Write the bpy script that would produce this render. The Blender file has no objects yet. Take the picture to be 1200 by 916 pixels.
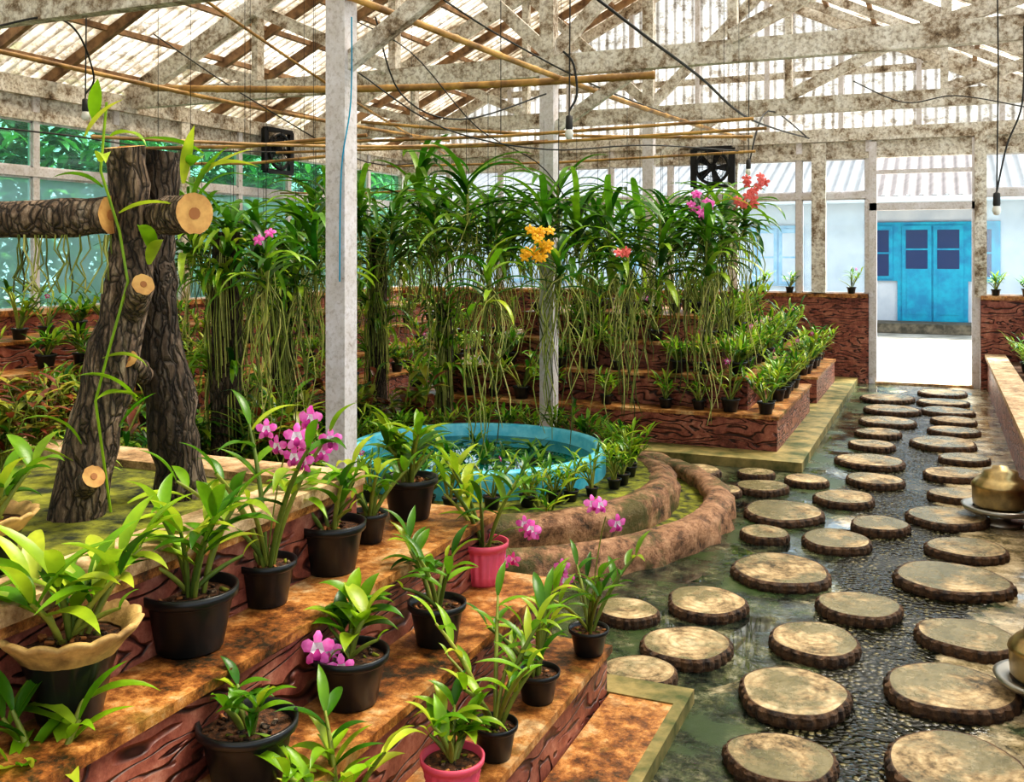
import bpy, math, random
from mathutils import Vector, Matrix, noise
R0=random.Random(7)
FPX=1150.0; HC=1.6; TH=math.atan(500/1150.0); CT=math.cos(TH); ST=math.sin(TH)
def at(px,d,z=0.0):
    s=(px-600)/FPX*d
    return Vector((CT*s-ST*d, ST*s+CT*d, z))
def survey(px,py,z=0.0):
    return at(px,(HC-z)*FPX/(py-298.0),z)

# ---------------------------------------------------------------- materials
def newmat(name):
    m=bpy.data.materials.new(name); m.use_nodes=True
    nt=m.node_tree; b=nt.nodes['Principled BSDF']
    return m,nt,b
def N(nt,t,**k):
    n=nt.nodes.new(t)
    for a,v in k.items(): setattr(n,a,v)
    return n
def ramp(nt,fac,stops):
    r=N(nt,'ShaderNodeValToRGB'); e=r.color_ramp.elements
    while len(e)<len(stops): e.new(0.5)
    for i,(p,c) in enumerate(stops):
        e[i].position=p; e[i].color=(c[0],c[1],c[2],1)
    nt.links.new(fac,r.inputs[0]); return r.outputs[0]
def ntex(nt,scale,detail=5,rough=.6,dist=0,vec=None,sc=None,rand=False):
    tc=N(nt,'ShaderNodeTexCoord'); n=N(nt,'ShaderNodeTexNoise')
    n.inputs['Scale'].default_value=scale; n.inputs['Detail'].default_value=detail
    n.inputs['Roughness'].default_value=rough; n.inputs['Distortion'].default_value=dist
    src=tc.outputs['Object']
    if sc:
        mp=N(nt,'ShaderNodeMapping'); mp.inputs['Scale'].default_value=sc
        nt.links.new(src,mp.inputs[0]); src=mp.outputs[0]
    if rand:
        oi=N(nt,'ShaderNodeObjectInfo'); va=N(nt,'ShaderNodeVectorMath',operation='ADD'); ml=N(nt,'ShaderNodeMath',operation='MULTIPLY'); ml.inputs[1].default_value=37
        nt.links.new(oi.outputs['Random'],ml.inputs[0]); nt.links.new(src,va.inputs[0]); nt.links.new(ml.outputs[0],va.inputs[1]); src=va.outputs[0]
    nt.links.new(src,n.inputs['Vector'])
    return n.outputs['Fac']
def mixc(nt,fac,a,b,mode='MIX'):
    m=N(nt,'ShaderNodeMix',data_type='RGBA',blend_type=mode)
    for s,v in ((m.inputs[0],fac),(m.inputs[6],a),(m.inputs[7],b)):
        if isinstance(v,(int,float)): s.default_value=v
        elif isinstance(v,tuple): s.default_value=(v[0],v[1],v[2],1)
        else: nt.links.new(v,s)
    return m.outputs[2]
def bump(nt,b,h,st=.5,dist=.02):
    n=N(nt,'ShaderNodeBump'); n.inputs['Strength'].default_value=st; n.inputs['Distance'].default_value=dist
    nt.links.new(h,n.inputs['Height']); nt.links.new(n.outputs[0],b.inputs['Normal'])
def simple(name,c,rough=.6,metal=0,nz=None,c2=None,bst=0,sc=None):
    m,nt,b=newmat(name); b.inputs['Roughness'].default_value=rough; b.inputs['Metallic'].default_value=metal
    if nz:
        f=ntex(nt,nz,sc=sc); nt.links.new(ramp(nt,f,[(.36,c),(.64,c2 or tuple(x*.6 for x in c))]),b.inputs['Base Color'])
        if bst: bump(nt,b,f,bst)
    else: b.inputs['Base Color'].default_value=(c[0],c[1],c[2],1)
    return m
def leafmat(name,stops,trans=.35,rough=.33):
    m,nt,b=newmat(name); g=N(nt,'ShaderNodeNewGeometry')
    c=ramp(nt,g.outputs['Random Per Island'],stops)
    f=ntex(nt,9,3); c=mixc(nt,.6,c,ramp(nt,f,[(.35,(.22,.30,.15)),(.65,(1,1,.8))]),'MULTIPLY')
    nt.links.new(c,b.inputs['Base Color']); b.inputs['Roughness'].default_value=rough
    t=N(nt,'ShaderNodeBsdfTranslucent'); nt.links.new(c,t.inputs[0])
    mx=N(nt,'ShaderNodeMixShader'); mx.inputs[0].default_value=trans
    o=nt.nodes['Material Output']; nt.links.new(b.outputs[0],mx.inputs[1]); nt.links.new(t.outputs[0],mx.inputs[2]); nt.links.new(mx.outputs[0],o.inputs[0])
    return m
M={}
M['leaf']=leafmat('orchid_leaf',[(0,(.03,.14,.006)),(.35,(.09,.28,.01)),(.65,(.25,.49,.02)),(1,(.60,.70,.05))])
M['leafd']=leafmat('vanda_leaf',[(0,(.012,.07,.008)),(.3,(.05,.24,.015)),(.6,(.20,.47,.03)),(1,(.58,.78,.08))])
M['leafl']=leafmat('young_leaf',[(0,(.14,.40,.01)),(.5,(.35,.60,.02)),(1,(.72,.80,.08))])
M['croton']=leafmat('croton_leaf',[(0,(.18,.03,.02)),(.3,(.36,.10,.04)),(.55,(.07,.24,.02)),(1,(.60,.52,.06))])
M['hedge']=leafmat('hedge_leaf',[(0,(.01,.05,.012)),(.5,(.03,.17,.035)),(1,(.20,.42,.08))])
M['root']=leafmat('aerial_root',[(0,(.07,.08,.02)),(.4,(.26,.31,.05)),(.7,(.56,.56,.16)),(1,(.74,.68,.30))],0,.7)
M['cane']=leafmat('cane',[(0,(.12,.2,.03)),(1,(.45,.46,.08))],0,.5)
M['pink']=simple('petal_magenta',(.80,.05,.42),.5,nz=30,c2=(.95,.25,.65))
M['white']=simple('petal_white',(.97,.80,.92),.5)
M['lip']=simple('petal_lip',(.45,.01,.22),.5)
M['yellow']=simple('petal_yellow',(1,.50,.01),.5)
M['coral']=simple('petal_coral',(.80,.15,.13),.5)
M['black']=simple('black_plastic',(.010,.011,.012),.3)
M['pinkpot']=simple('pink_plastic',(.75,.10,.17),.4)
M['tanpot']=simple('cement_pot',(.66,.42,.15),.8,nz=14,c2=(.24,.14,.05),bst=.4)
M['soil']=simple('soil',(.20,.08,.03),.95,nz=60,c2=(.015,.01,.006),bst=1)
M['moss']=simple('moss',(.26,.27,.02),.95,nz=14,c2=(.015,.02,.005),bst=1)
def wood():
    m,nt,b=newmat('weathered_painted_wood')
    f=ntex(nt,5,9,.80); g=ntex(nt,28,5,.7)
    c=ramp(nt,f,[(.34,(.08,.05,.028)),(.42,(.34,.26,.18)),(.50,(.70,.65,.57)),(.66,(.90,.88,.84))])
    c=mixc(nt,.65,c,ramp(nt,g,[(.37,(.28,.22,.16)),(.54,(1,1,1))]),'MULTIPLY')
    nt.links.new(c,b.inputs['Base Color']); b.inputs['Roughness'].default_value=.8; bump(nt,b,g,.8,.012); return m
M['wood']=wood()
def wpaint():
    m,nt,b=newmat('white_painted_wood')
    f=ntex(nt,6,8,.78); g=ntex(nt,40,4,.7)
    c=ramp(nt,f,[(.30,(.22,.15,.10)),(.39,(.60,.56,.55)),(.7,(.80,.78,.84))])
    c=mixc(nt,.35,c,ramp(nt,g,[(.36,(.38,.31,.26)),(.5,(1,1,1))]),'MULTIPLY')
    nt.links.new(c,b.inputs['Base Color']); b.inputs['Roughness'].default_value=.6; return m
M['wpaint']=wpaint()
M['brownwood']=simple('brown_rafter_wood',(.38,.23,.12),.8,nz=7,c2=(.12,.065,.035))
M['bamboo']=simple('bamboo',(.58,.34,.10),.5,nz=5,c2=(.20,.10,.03))
def riser():
    m,nt,b=newmat('carved_wood_look_concrete')
    tc=N(nt,'ShaderNodeTexCoord'); mp=N(nt,'ShaderNodeMapping'); mp.inputs['Scale'].default_value=(1,1,3.6)
    nt.links.new(tc.outputs['Object'],mp.inputs[0])
    w=N(nt,'ShaderNodeTexNoise'); w.inputs['Scale'].default_value=2.3; w.inputs['Detail'].default_value=2; w.inputs['Distortion'].default_value=.9
    nt.links.new(mp.outputs[0],w.inputs['Vector'])
    sz=N(nt,'ShaderNodeSeparateXYZ'); nt.links.new(tc.outputs['Object'],sz.inputs[0])
    mz=N(nt,'ShaderNodeMath',operation='MULTIPLY_ADD'); nt.links.new(sz.outputs[2],mz.inputs[0]); mz.inputs[1].default_value=95
    mu=N(nt,'ShaderNodeMath',operation='MULTIPLY'); mu.inputs[1].default_value=42; nt.links.new(w.outputs['Fac'],mu.inputs[0])
    nt.links.new(mu.outputs[0],mz.inputs[2])
    si=N(nt,'ShaderNodeMath',operation='SINE'); nt.links.new(mz.outputs[0],si.inputs[0])
    h=N(nt,'ShaderNodeMapRange'); h.inputs[1].default_value=-1; h.inputs[2].default_value=-.4; nt.links.new(si.outputs[0],h.inputs[0])
    g=ntex(nt,6,8,.8)
    base=ramp(nt,g,[(.34,(.08,.02,.016)),(.46,(.24,.07,.048)),(.57,(.40,.15,.10)),(.72,(.62,.36,.27))])
    c=mixc(nt,ramp(nt,h.outputs[0],[(0,(1,1,1)),(.7,(0,0,0))]),base,(.03,.008,.008))
    nt.links.new(c,b.inputs['Base Color']); b.inputs['Roughness'].default_value=.4; bump(nt,b,h.outputs[0],.9,.014); return m
M['riser']=riser()
def tread():
    m,nt,b=newmat('orange_stained_concrete')
    f=ntex(nt,3.5,10,.8); g=ntex(nt,18,6,.75); q=ntex(nt,2.3,6,.7)
    c=ramp(nt,f,[(.39,(.03,.022,.010)),(.46,(.26,.09,.02)),(.53,(.58,.26,.07)),(.63,(.76,.55,.31))])
    c=mixc(nt,.7,c,ramp(nt,g,[(.38,(.3,.22,.14)),(.55,(1,1,1))]),'MULTIPLY')
    c=mixc(nt,ramp(nt,q,[(.55,(0,0,0)),(.66,(.75,.75,.75))]),c,(.10,.10,.012))
    nt.links.new(c,b.inputs['Base Color']); b.inputs['Roughness'].default_value=.42; bump(nt,b,g,.5,.01); return m
M['tread']=tread()
def ledgem():
    m,nt,b=newmat('tan_ledge_concrete')
    f=ntex(nt,6,9,.78); g=ntex(nt,25,5,.7)
    c=ramp(nt,f,[(.36,(.14,.08,.03)),(.46,(.48,.29,.14)),(.58,(.74,.54,.33))])
    c=mixc(nt,.5,c,ramp(nt,g,[(.38,(.4,.32,.22)),(.54,(1,1,1))]),'MULTIPLY')
    nt.links.new(c,b.inputs['Base Color']); b.inputs['Roughness'].default_value=.65; bump(nt,b,g,.5,.01); return m
M['ledge']=ledgem()
def rockm():
    m,nt,b=newmat('rock_curb')
    f=ntex(nt,9,8,.80); g=ntex(nt,3,5,.7)
    c=ramp(nt,f,[(.38,(.04,.022,.010)),(.46,(.26,.125,.06)),(.56,(.52,.28,.15)),(.7,(.70,.46,.29))])
    c=mixc(nt,ramp(nt,g,[(.50,(0,0,0)),(.60,(.85,.85,.85))]),c,(.085,.09,.015))
    nt.links.new(c,b.inputs['Base Color']); b.inputs['Roughness'].default_value=.6; bump(nt,b,f,1,.04); return m
M['rock']=rockm()
M['mossy']=simple('mossy_concrete',(.36,.27,.10),.5,nz=6,c2=(.045,.065,.010),bst=.4)
def bark(name,k):
    m,nt,b=newmat(name)
    tc=N(nt,'ShaderNodeTexCoord'); mp=N(nt,'ShaderNodeMapping'); mp.inputs['Scale'].default_value=(1,1,.2)
    nz_=N(nt,'ShaderNodeTexNoise'); nz_.inputs['Scale'].default_value=9; nz_.inputs['Detail'].default_value=4
    nt.links.new(tc.outputs['Object'],nz_.inputs['Vector'])
    va=N(nt,'ShaderNodeVectorMath',operation='MULTIPLY_ADD'); va.inputs[1].default_value=(.06,.06,.06)
    nt.links.new(nz_.outputs['Color'],va.inputs[0]); nt.links.new(tc.outputs['Object'],va.inputs[2]); nt.links.new(va.outputs[0],mp.inputs[0])
    v=N(nt,'ShaderNodeTexVoronoi',feature='DISTANCE_TO_EDGE'); v.inputs['Scale'].default_value=48; nt.links.new(mp.outputs[0],v.inputs['Vector'])
    f=ntex(nt,22,8,.8,sc=(1,1,.25))
    c=ramp(nt,f,[(p,tuple(x*k for x in cc)) for p,cc in [(.38,(.06,.04,.025)),(.50,(.20,.13,.08)),(.60,(.46,.34,.24)),(.72,(.68,.57,.46))]])
    c=mixc(nt,ramp(nt,v.outputs['Distance'],[(.0,(.9,.9,.9)),(.10,(0,0,0))]),c,(.010,.006,.004))
    nt.links.new(c,b.inputs['Base Color']); b.inputs['Roughness'].default_value=.9
    hh=N(nt,'ShaderNodeMapRange'); hh.inputs[1].default_value=0; hh.inputs[2].default_value=.2; nt.links.new(v.outputs['Distance'],hh.inputs[0])
    bump(nt,b,hh.outputs[0],1,.015); return m
M['bark']=bark('bark',.8); M['barkd']=bark('dark_bark',.38)
M['cut']=simple('cut_log_end',(.78,.46,.15),.7,nz=12,c2=(.44,.18,.05))
M['cutcore']=simple('log_heartwood',(.40,.16,.05),.7)
def stone():
    m,nt,b=newmat('log_slice_top')
    tc=N(nt,'ShaderNodeTexCoord'); w=N(nt,'ShaderNodeTexWave',wave_type='RINGS',rings_direction='Z')
    w.inputs['Scale'].default_value=8; w.inputs['Distortion'].default_value=4; w.inputs['Detail'].default_value=3
    nt.links.new(tc.outputs['Object'],w.inputs[0])
    f=ntex(nt,6,10,.82,rand=True); g=ntex(nt,3.2,6,.7,rand=True)
    c=ramp(nt,f,[(.40,(.05,.038,.018)),(.46,(.24,.165,.08)),(.54,(.48,.35,.19)),(.66,(.70,.57,.37))])
    c=mixc(nt,.45,c,ramp(nt,w.outputs['Fac'],[(0,(.38,.31,.22)),(.5,(1,1,1))]),'MULTIPLY')
    c=mixc(nt,ramp(nt,g,[(.45,(0,0,0)),(.54,(.78,.78,.78))]),c,(.155,.145,.075))
    nt.links.new(c,b.inputs['Base Color']); nt.links.new(ramp(nt,g,[(.43,(.6,.6,.6)),(.56,(.2,.2,.2))]),b.inputs['Roughness']); bump(nt,b,f,.5,.012); b.inputs['Specular IOR Level'].default_value=.35; return m
M['stone']=stone()
M['stoneside']=simple('log_slice_bark',(.12,.06,.025),.8,nz=30,c2=(.018,.010,.007),bst=.8)
def floorm():
    m,nt,b=newmat('wet_pebble_floor')
    tc=N(nt,'ShaderNodeTexCoord'); v=N(nt,'ShaderNodeTexVoronoi'); v.inputs['Scale'].default_value=44
    nt.links.new(tc.outputs['Object'],v.inputs['Vector'])
    vc=N(nt,'ShaderNodeSeparateColor'); nt.links.new(v.outputs['Color'],vc.inputs[0])
    peb=ramp(nt,vc.outputs[0],[(0,(.02,.02,.010)),(.6,(.085,.08,.038)),(1,(.25,.21,.11))])
    peb=mixc(nt,ramp(nt,v.outputs['Distance'],[(.25,(0,0,0)),(.5,(1,1,1))]),peb,(.005,.006,.003))
    f=ntex(nt,1.1,8,.68,.6); g=ntex(nt,5,10,.82); q=ntex(nt,1.7,6,.7)
    conc=ramp(nt,g,[(.39,(.04,.038,.020)),(.47,(.25,.20,.11)),(.57,(.60,.49,.32))])
    dark=ramp(nt,g,[(.41,(.002,.004,.004)),(.48,(.02,.026,.018)),(.56,(.08,.085,.045)),(.68,(.32,.30,.20))])
    dark=mixc(nt,ramp(nt,q,[(.50,(0,0,0)),(.58,(.7,.7,.7))]),dark,(.028,.060,.008))
    sx=N(nt,'ShaderNodeSeparateXYZ'); nt.links.new(tc.outputs['Object'],sx.inputs[0])
    a=N(nt,'ShaderNodeMath',operation='ADD'); a.inputs[1].default_value=.20; nt.links.new(sx.outputs[0],a.inputs[0])
    ab=N(nt,'ShaderNodeMath',operation='ABSOLUTE'); nt.links.new(a.outputs[0],ab.inputs[0])
    ad=N(nt,'ShaderNodeMath',operation='ADD'); nt.links.new(ab.outputs[0],ad.inputs[0]); nt.links.new(f,ad.inputs[1])
    mk=N(nt,'ShaderNodeMapRange'); mk.inputs[1].default_value=.76; mk.inputs[2].default_value=.80; mk.inputs[3].default_value=1; mk.inputs[4].default_value=0
    nt.links.new(ad.outputs[0],mk.inputs[0])
    rx=N(nt,'ShaderNodeMath',operation='MULTIPLY_ADD'); nt.links.new(sx.outputs[0],rx.inputs[0]); rx.inputs[1].default_value=.22; nt.links.new(f,rx.inputs[2])
    mk2=N(nt,'ShaderNodeMapRange'); mk2.inputs[1].default_value=.46; mk2.inputs[2].default_value=.51
    nt.links.new(rx.outputs[0],mk2.inputs[0])
    c=mixc(nt,mk2.outputs[0],dark,conc); c=mixc(nt,mk.outputs[0],c,peb)
    nt.links.new(c,b.inputs['Base Color'])
    nt.links.new(ramp(nt,q,[(.47,(.03,.03,.03)),(.56,(.32,.32,.32))]),b.inputs['Roughness'])
    b.inputs['Specular IOR Level'].default_value=.65
    iv=N(nt,'ShaderNodeMath',operation='SUBTRACT'); iv.inputs[0].default_value=1; nt.links.new(v.outputs['Distance'],iv.inputs[1])
    hm=N(nt,'ShaderNodeMath',operation='MULTIPLY'); nt.links.new(iv.outputs[0],hm.inputs[0]); nt.links.new(mk.outputs[0],hm.inputs[1])
    pz=N(nt,'ShaderNodeMapRange'); pz.inputs[1].default_value=.45; pz.inputs[2].default_value=.60; nt.links.new(q,pz.inputs[0])
    gg=N(nt,'ShaderNodeMath',operation='MULTIPLY'); nt.links.new(g,gg.inputs[0]); nt.links.new(pz.outputs[0],gg.inputs[1])
    h2=N(nt,'ShaderNodeMath',operation='MULTIPLY_ADD'); nt.links.new(gg.outputs[0],h2.inputs[0]); h2.inputs[1].default_value=.5; nt.links.new(hm.outputs[0],h2.inputs[2])
    bump(nt,b,h2.outputs[0],.4,.02); return m
M['floor']=floorm()
M['blue']=simple('pond_turquoise',(.03,.42,.62),.5,nz=8,c2=(.22,.66,.80))
M['water']=simple('pond_water',(.002,.03,.012),.03,nz=4,c2=(.003,.15,.15))
M['bluedoor']=simple('blue_door_paint',(.0,.24,.46),.5,nz=4,c2=(.0,.40,.60))
M['bluepane']=simple('blue_door_pane',(.01,.04,.14),.2)
M['paleblue']=simple('pale_blue_shutter',(.14,.40,.66),.5,nz=5,c2=(.34,.58,.76))
M['cream']=simple('cream_wall',(.62,.68,.75),.8,nz=2,c2=(.50,.57,.66))
M['outground']=simple('pale_ground',(.50,.48,.43),.9,nz=2,c2=(.24,.23,.19))
M['rubble']=simple('rubble_step',(.20,.17,.12),.9,nz=7,c2=(.06,.055,.04),bst=.6)
M['tin']=simple('tin_roof',(.065,.055,.06),.7,nz=3,c2=(.03,.024,.026))
M['metal']=simple('dark_metal',(.02,.02,.022),.4,.6)
M['brass']=simple('brass',(.60,.44,.20),.28,.9,nz=10,c2=(.30,.22,.11))
M['steel']=simple('steel_dish',(.40,.39,.36),.35,.9)
M['cord']=simple('black_cord',(.02,.02,.02),.6)
M['bulb']=simple('frosted_bulb',(.8,.8,.75),.3)
def glass(name,col,fac):
    m,nt,b=newmat(name); t=N(nt,'ShaderNodeBsdfTransparent'); t.inputs[0].default_value=(*col,1)
    g=N(nt,'ShaderNodeBsdfGlossy'); g.inputs['Roughness'].default_value=.05; g.inputs[0].default_value=(.8,.9,.9,1)
    d=N(nt,'ShaderNodeBsdfTranslucent'); d.inputs[0].default_value=(*[min(1,x*1.0) for x in col],1)
    mx=N(nt,'ShaderNodeMixShader'); mx.inputs[0].default_value=.06; m2=N(nt,'ShaderNodeMixShader'); m2.inputs[0].default_value=fac
    nt.links.new(t.outputs[0],mx.inputs[1]); nt.links.new(g.outputs[0],mx.inputs[2])
    nt.links.new(mx.outputs[0],m2.inputs[1]); nt.links.new(d.outputs[0],m2.inputs[2])
    nt.links.new(m2.outputs[0],nt.nodes['Material Output'].inputs[0]); return m
M['glassclear']=glass('clear_glass',(.80,.92,1.0),.05)
M['glassteal']=glass('teal_glass',(.48,.84,.82),.38)
M['glassgreen']=glass('green_glass',(.28,.72,.5),.12)
def roofm(name,dirt,tf,axis=1):
    m,nt,b=newmat(name)
    f=ntex(nt,1.3,8,.75); g=ntex(nt,7,6,.8,sc=(.6,1,1))
    if dirt>.5: c=ramp(nt,f,[(.35,(.20,.14,.08)),(.47,(.60,.51,.39)),(.60,(.95,.91,.84))])
    else: c=ramp(nt,f,[(.35,(.40,.37,.32)),(.46,(.76,.74,.70)),(.58,(.97,.96,.94))])
    c=mixc(nt,.85,c,ramp(nt,g,[(.40,(.34,.28,.21)),(.51,(1,1,1))]),'MULTIPLY')
    tc=N(nt,'ShaderNodeTexCoord'); sp=N(nt,'ShaderNodeSeparateXYZ'); nt.links.new(tc.outputs['Object'],sp.inputs[0])
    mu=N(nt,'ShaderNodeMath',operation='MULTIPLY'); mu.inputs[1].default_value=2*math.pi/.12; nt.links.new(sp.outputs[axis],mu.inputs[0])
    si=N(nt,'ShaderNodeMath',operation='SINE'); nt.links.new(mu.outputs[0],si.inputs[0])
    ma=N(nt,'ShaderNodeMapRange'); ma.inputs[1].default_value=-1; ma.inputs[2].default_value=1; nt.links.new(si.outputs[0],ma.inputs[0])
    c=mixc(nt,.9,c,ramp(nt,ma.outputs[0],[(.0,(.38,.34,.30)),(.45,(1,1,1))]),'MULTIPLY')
    t=N(nt,'ShaderNodeBsdfTranslucent'); nt.links.new(c,t.inputs[0]); nt.links.new(c,b.inputs['Base Color'])
    m1=N(nt,'ShaderNodeMixShader'); m1.inputs[0].default_value=.36; nt.links.new(b.outputs[0],m1.inputs[1]); nt.links.new(t.outputs[0],m1.inputs[2])
    tr=N(nt,'ShaderNodeBsdfTransparent'); nt.links.new(c,tr.inputs[0])
    m2=N(nt,'ShaderNodeMixShader'); m2.inputs[0].default_value=tf
    nt.links.new(m1.outputs[0],m2.inputs[1]); nt.links.new(tr.outputs[0],m2.inputs[2]); nt.links.new(m2.outputs[0],nt.nodes['Material Output'].inputs[0]); return m
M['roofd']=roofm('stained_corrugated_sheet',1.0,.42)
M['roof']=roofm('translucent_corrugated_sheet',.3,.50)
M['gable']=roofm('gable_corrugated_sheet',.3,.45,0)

# ---------------------------------------------------------------- mesh builder
class MB:
    def __init__(s): s.v=[];s.f=[];s.m=[];s.mats=[]
    def mi(s,k):
        if k not in s.mats: s.mats.append(k)
        return s.mats.index(k)
    def add(s,vs,fs,k):
        o=len(s.v); i=s.mi(k); s.v+= [tuple(x) for x in vs]
        for f in fs: s.f.append(tuple(o+j for j in f)); s.m.append(i)
    def box(s,a,b,k):
        x0,y0,z0=a;x1,y1,z1=b
        s.add([(x0,y0,z0),(x1,y0,z0),(x1,y1,z0),(x0,y1,z0),(x0,y0,z1),(x1,y0,z1),(x1,y1,z1),(x0,y1,z1)],
              [(0,3,2,1),(4,5,6,7),(0,1,5,4),(1,2,6,5),(2,3,7,6),(3,0,4,7)],k)
    def beam(s,p,q,w,h,k,ends=None):
        p=Vector(p);q=Vector(q);d=(q-p).normalized()
        up=Vector((0,0,1)) if abs(d.z)<.95 else Vector((0,1,0))
        sd=d.cross(up).normalized(); up=sd.cross(d).normalized()
        vs=[]
        for c in (p,q):
            for a,b in ((-1,-1),(1,-1),(1,1),(-1,1)): vs.append(c+sd*a*w/2+up*b*h/2)
        s.add(vs,[(3,2,1,0),(4,5,6,7),(0,1,5,4),(1,2,6,5),(2,3,7,6),(3,0,4,7)],k)
    def tube(s,pts,rad,k,n=6,cap=None,jit=0,rng=None):
        pts=[Vector(p) for p in pts]; vs=[];L=len(pts)
        if not hasattr(rad,'__len__'): rad=[rad]*L
        t0=(pts[1]-pts[0]).normalized(); a=t0.orthogonal().normalized()
        for i,p in enumerate(pts):
            t=(pts[min(i+1,L-1)]-pts[max(i-1,0)]).normalized()
            a=(a-t*a.dot(t)).normalized(); b=t.cross(a)
            for j in range(n):
                an=2*math.pi*j/n; r=rad[i]*(1+(rng.uniform(-jit,jit) if jit else 0))
                vs.append(p+(a*math.cos(an)+b*math.sin(an))*r)
        fs=[(i*n+j,i*n+(j+1)%n,(i+1)*n+(j+1)%n,(i+1)*n+j) for i in range(L-1) for j in range(n)]
        s.add(vs,fs,k)
        if cap:
            s.add([vs[j] for j in range(n)],[tuple(range(n))[::-1]],cap); s.add([vs[(L-1)*n+j] for j in range(n)],[tuple(range(n))],cap)
    def lathe(s,prof,k,n=24,o=(0,0,0),mod=None,a0=0,a1=2*math.pi):
        vs=[];full=abs(a1-a0-2*math.pi)<1e-6; nn=n if full else n+1
        for (r,z) in prof:
            for j in range(nn):
                an=a0+(a1-a0)*j/n; rr,zz=(r,z) if not mod else mod(r,z,an)
                vs.append((o[0]+rr*math.cos(an),o[1]+rr*math.sin(an),o[2]+zz))
        fs=[]
        for i in range(len(prof)-1):
            for j in range(n):
                j2=(j+1)%nn; fs.append((i*nn+j,i*nn+j2,(i+1)*nn+j2,(i+1)*nn+j))
        s.add(vs,fs,k)
    def disc(s,r,z,k,n=24,o=(0,0,0)):
        s.add([(o[0]+r*math.cos(2*math.pi*j/n),o[1]+r*math.sin(2*math.pi*j/n),o[2]+z) for j in range(n)],[tuple(range(n))],k)
    def leaf(s,base,az,L,W,el,droop,k,seg=7,fold=.3,strap=False,bend=0):
        p=Vector(base); vs=[];st=L/seg
        for i in range(seg+1):
            t=i/seg; e=el-droop*t**1.3; a=az+bend*t
            d=Vector((math.cos(a)*math.cos(e),math.sin(a)*math.cos(e),math.sin(e)))
            sd=Vector((-math.sin(a),math.cos(a),0)); nm=sd.cross(d)*-1
            if nm.z<0 and e>-1.4: nm=-nm
            if strap: w=W*min(1,.55+t*3)*math.sqrt(max(0.0,1-t**4))
            else: w=W*max(0.0,math.sin(math.pi*min(1,(t*.94+.06))**.85))
            w=max(w,.0006)
            vs+= [p+sd*w/2+nm*w*fold, p, p-sd*w/2+nm*w*fold]
            p=p+d*st
        fs=[]
        for i in range(seg):
            a=i*3; fs+= [(a,a+1,a+4,a+3),(a+1,a+2,a+5,a+4)]
        s.add(vs,fs,k)
    def flower(s,c,dr,size,kp='pink',ki='white',kl='lip'):
        c=Vector(c);dr=Vector(dr).normalized(); a=dr.orthogonal().normalized()
        u=Vector((0,0,1)); u=(u-dr*u.dot(dr)); u=u.normalized() if u.length>.1 else a
        r=dr.cross(u)
        for i in range(5):
            an=math.pi/2+i*2*math.pi/5; ax=r*math.cos(an)+u*math.sin(an); pr=dr.cross(ax)
            wd=size*(.42 if i in(1,4) else .30)
            rows=[(0,.12,0),(.35,.8,.08),(.7,1,.06),(1,.35,-.04)]; vs=[]
            for t,w,h in rows:
                q=c+ax*size*t*.55+dr*size*h; vs+=[q-pr*wd*w*.5,q+dr*size*.03,q+pr*wd*w*.5]
            s.add(vs[:6],[(0,1,4,3),(1,2,5,4)],ki)
            s.add(vs[3:],[(0,1,4,3),(1,2,5,4),(3,4,7,6),(4,5,8,7)],kp)
        vs=[]
        for t,w,h in [(0,.2,.05),(.4,.9,.22),(.8,.8,.2),(1,.2,.1)]:
            q=c-u*size*t*.38+dr*size*h; vs+=[q-r*size*.14*w,q-dr*size*.03,q+r*size*.14*w]
        s.add(vs,[(i*3,i*3+1,i*3+4,i*3+3) for i in range(3)]+[(i*3+1,i*3+2,i*3+5,i*3+4) for i in range(3)],kl)
    def mesh(s,name,smooth=True):
        me=bpy.data.meshes.new(name); me.from_pydata(s.v,[],s.f)
        for k in s.mats: me.materials.append(M[k])
        me.polygons.foreach_set('material_index',s.m)
        if smooth: me.polygons.foreach_set('use_smooth',[True]*len(s.f))
        me.update(); return me
    def obj(s,name,smooth=True,loc=(0,0,0),parent=None,rz=0,sc=1):
        return place(s.mesh(name,smooth),name,loc,parent,rz,sc)
def place(me,name,loc=(0,0,0),parent=None,rz=0,sc=1):
    o=bpy.data.objects.new(name,me); bpy.context.scene.collection.objects.link(o)
    o.location=loc; o.rotation_euler=(0,0,rz); o.scale=(sc,sc,sc)
    if parent: o.parent=parent
    return o
def empty(name,loc=(0,0,0)):
    e=bpy.data.objects.new(name,None); bpy.context.scene.collection.objects.link(e); e.location=loc; return e

XL,XR,YB,YF=-7.5,1.6,-3.0,13.0
XC=-2.95; ZP=3.15; ZR=5.35
# ---------------------------------------------------------------- shell
b=MB(); b.box((XL-.1,YB-.1,-.1),(XR+.1,YF+.1,0),'floor'); b.obj('floor',False)
b=MB(); b.box((-40,-20,-.3),(25,45,-.11),'outground'); b.obj('ground_outside',False)

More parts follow.
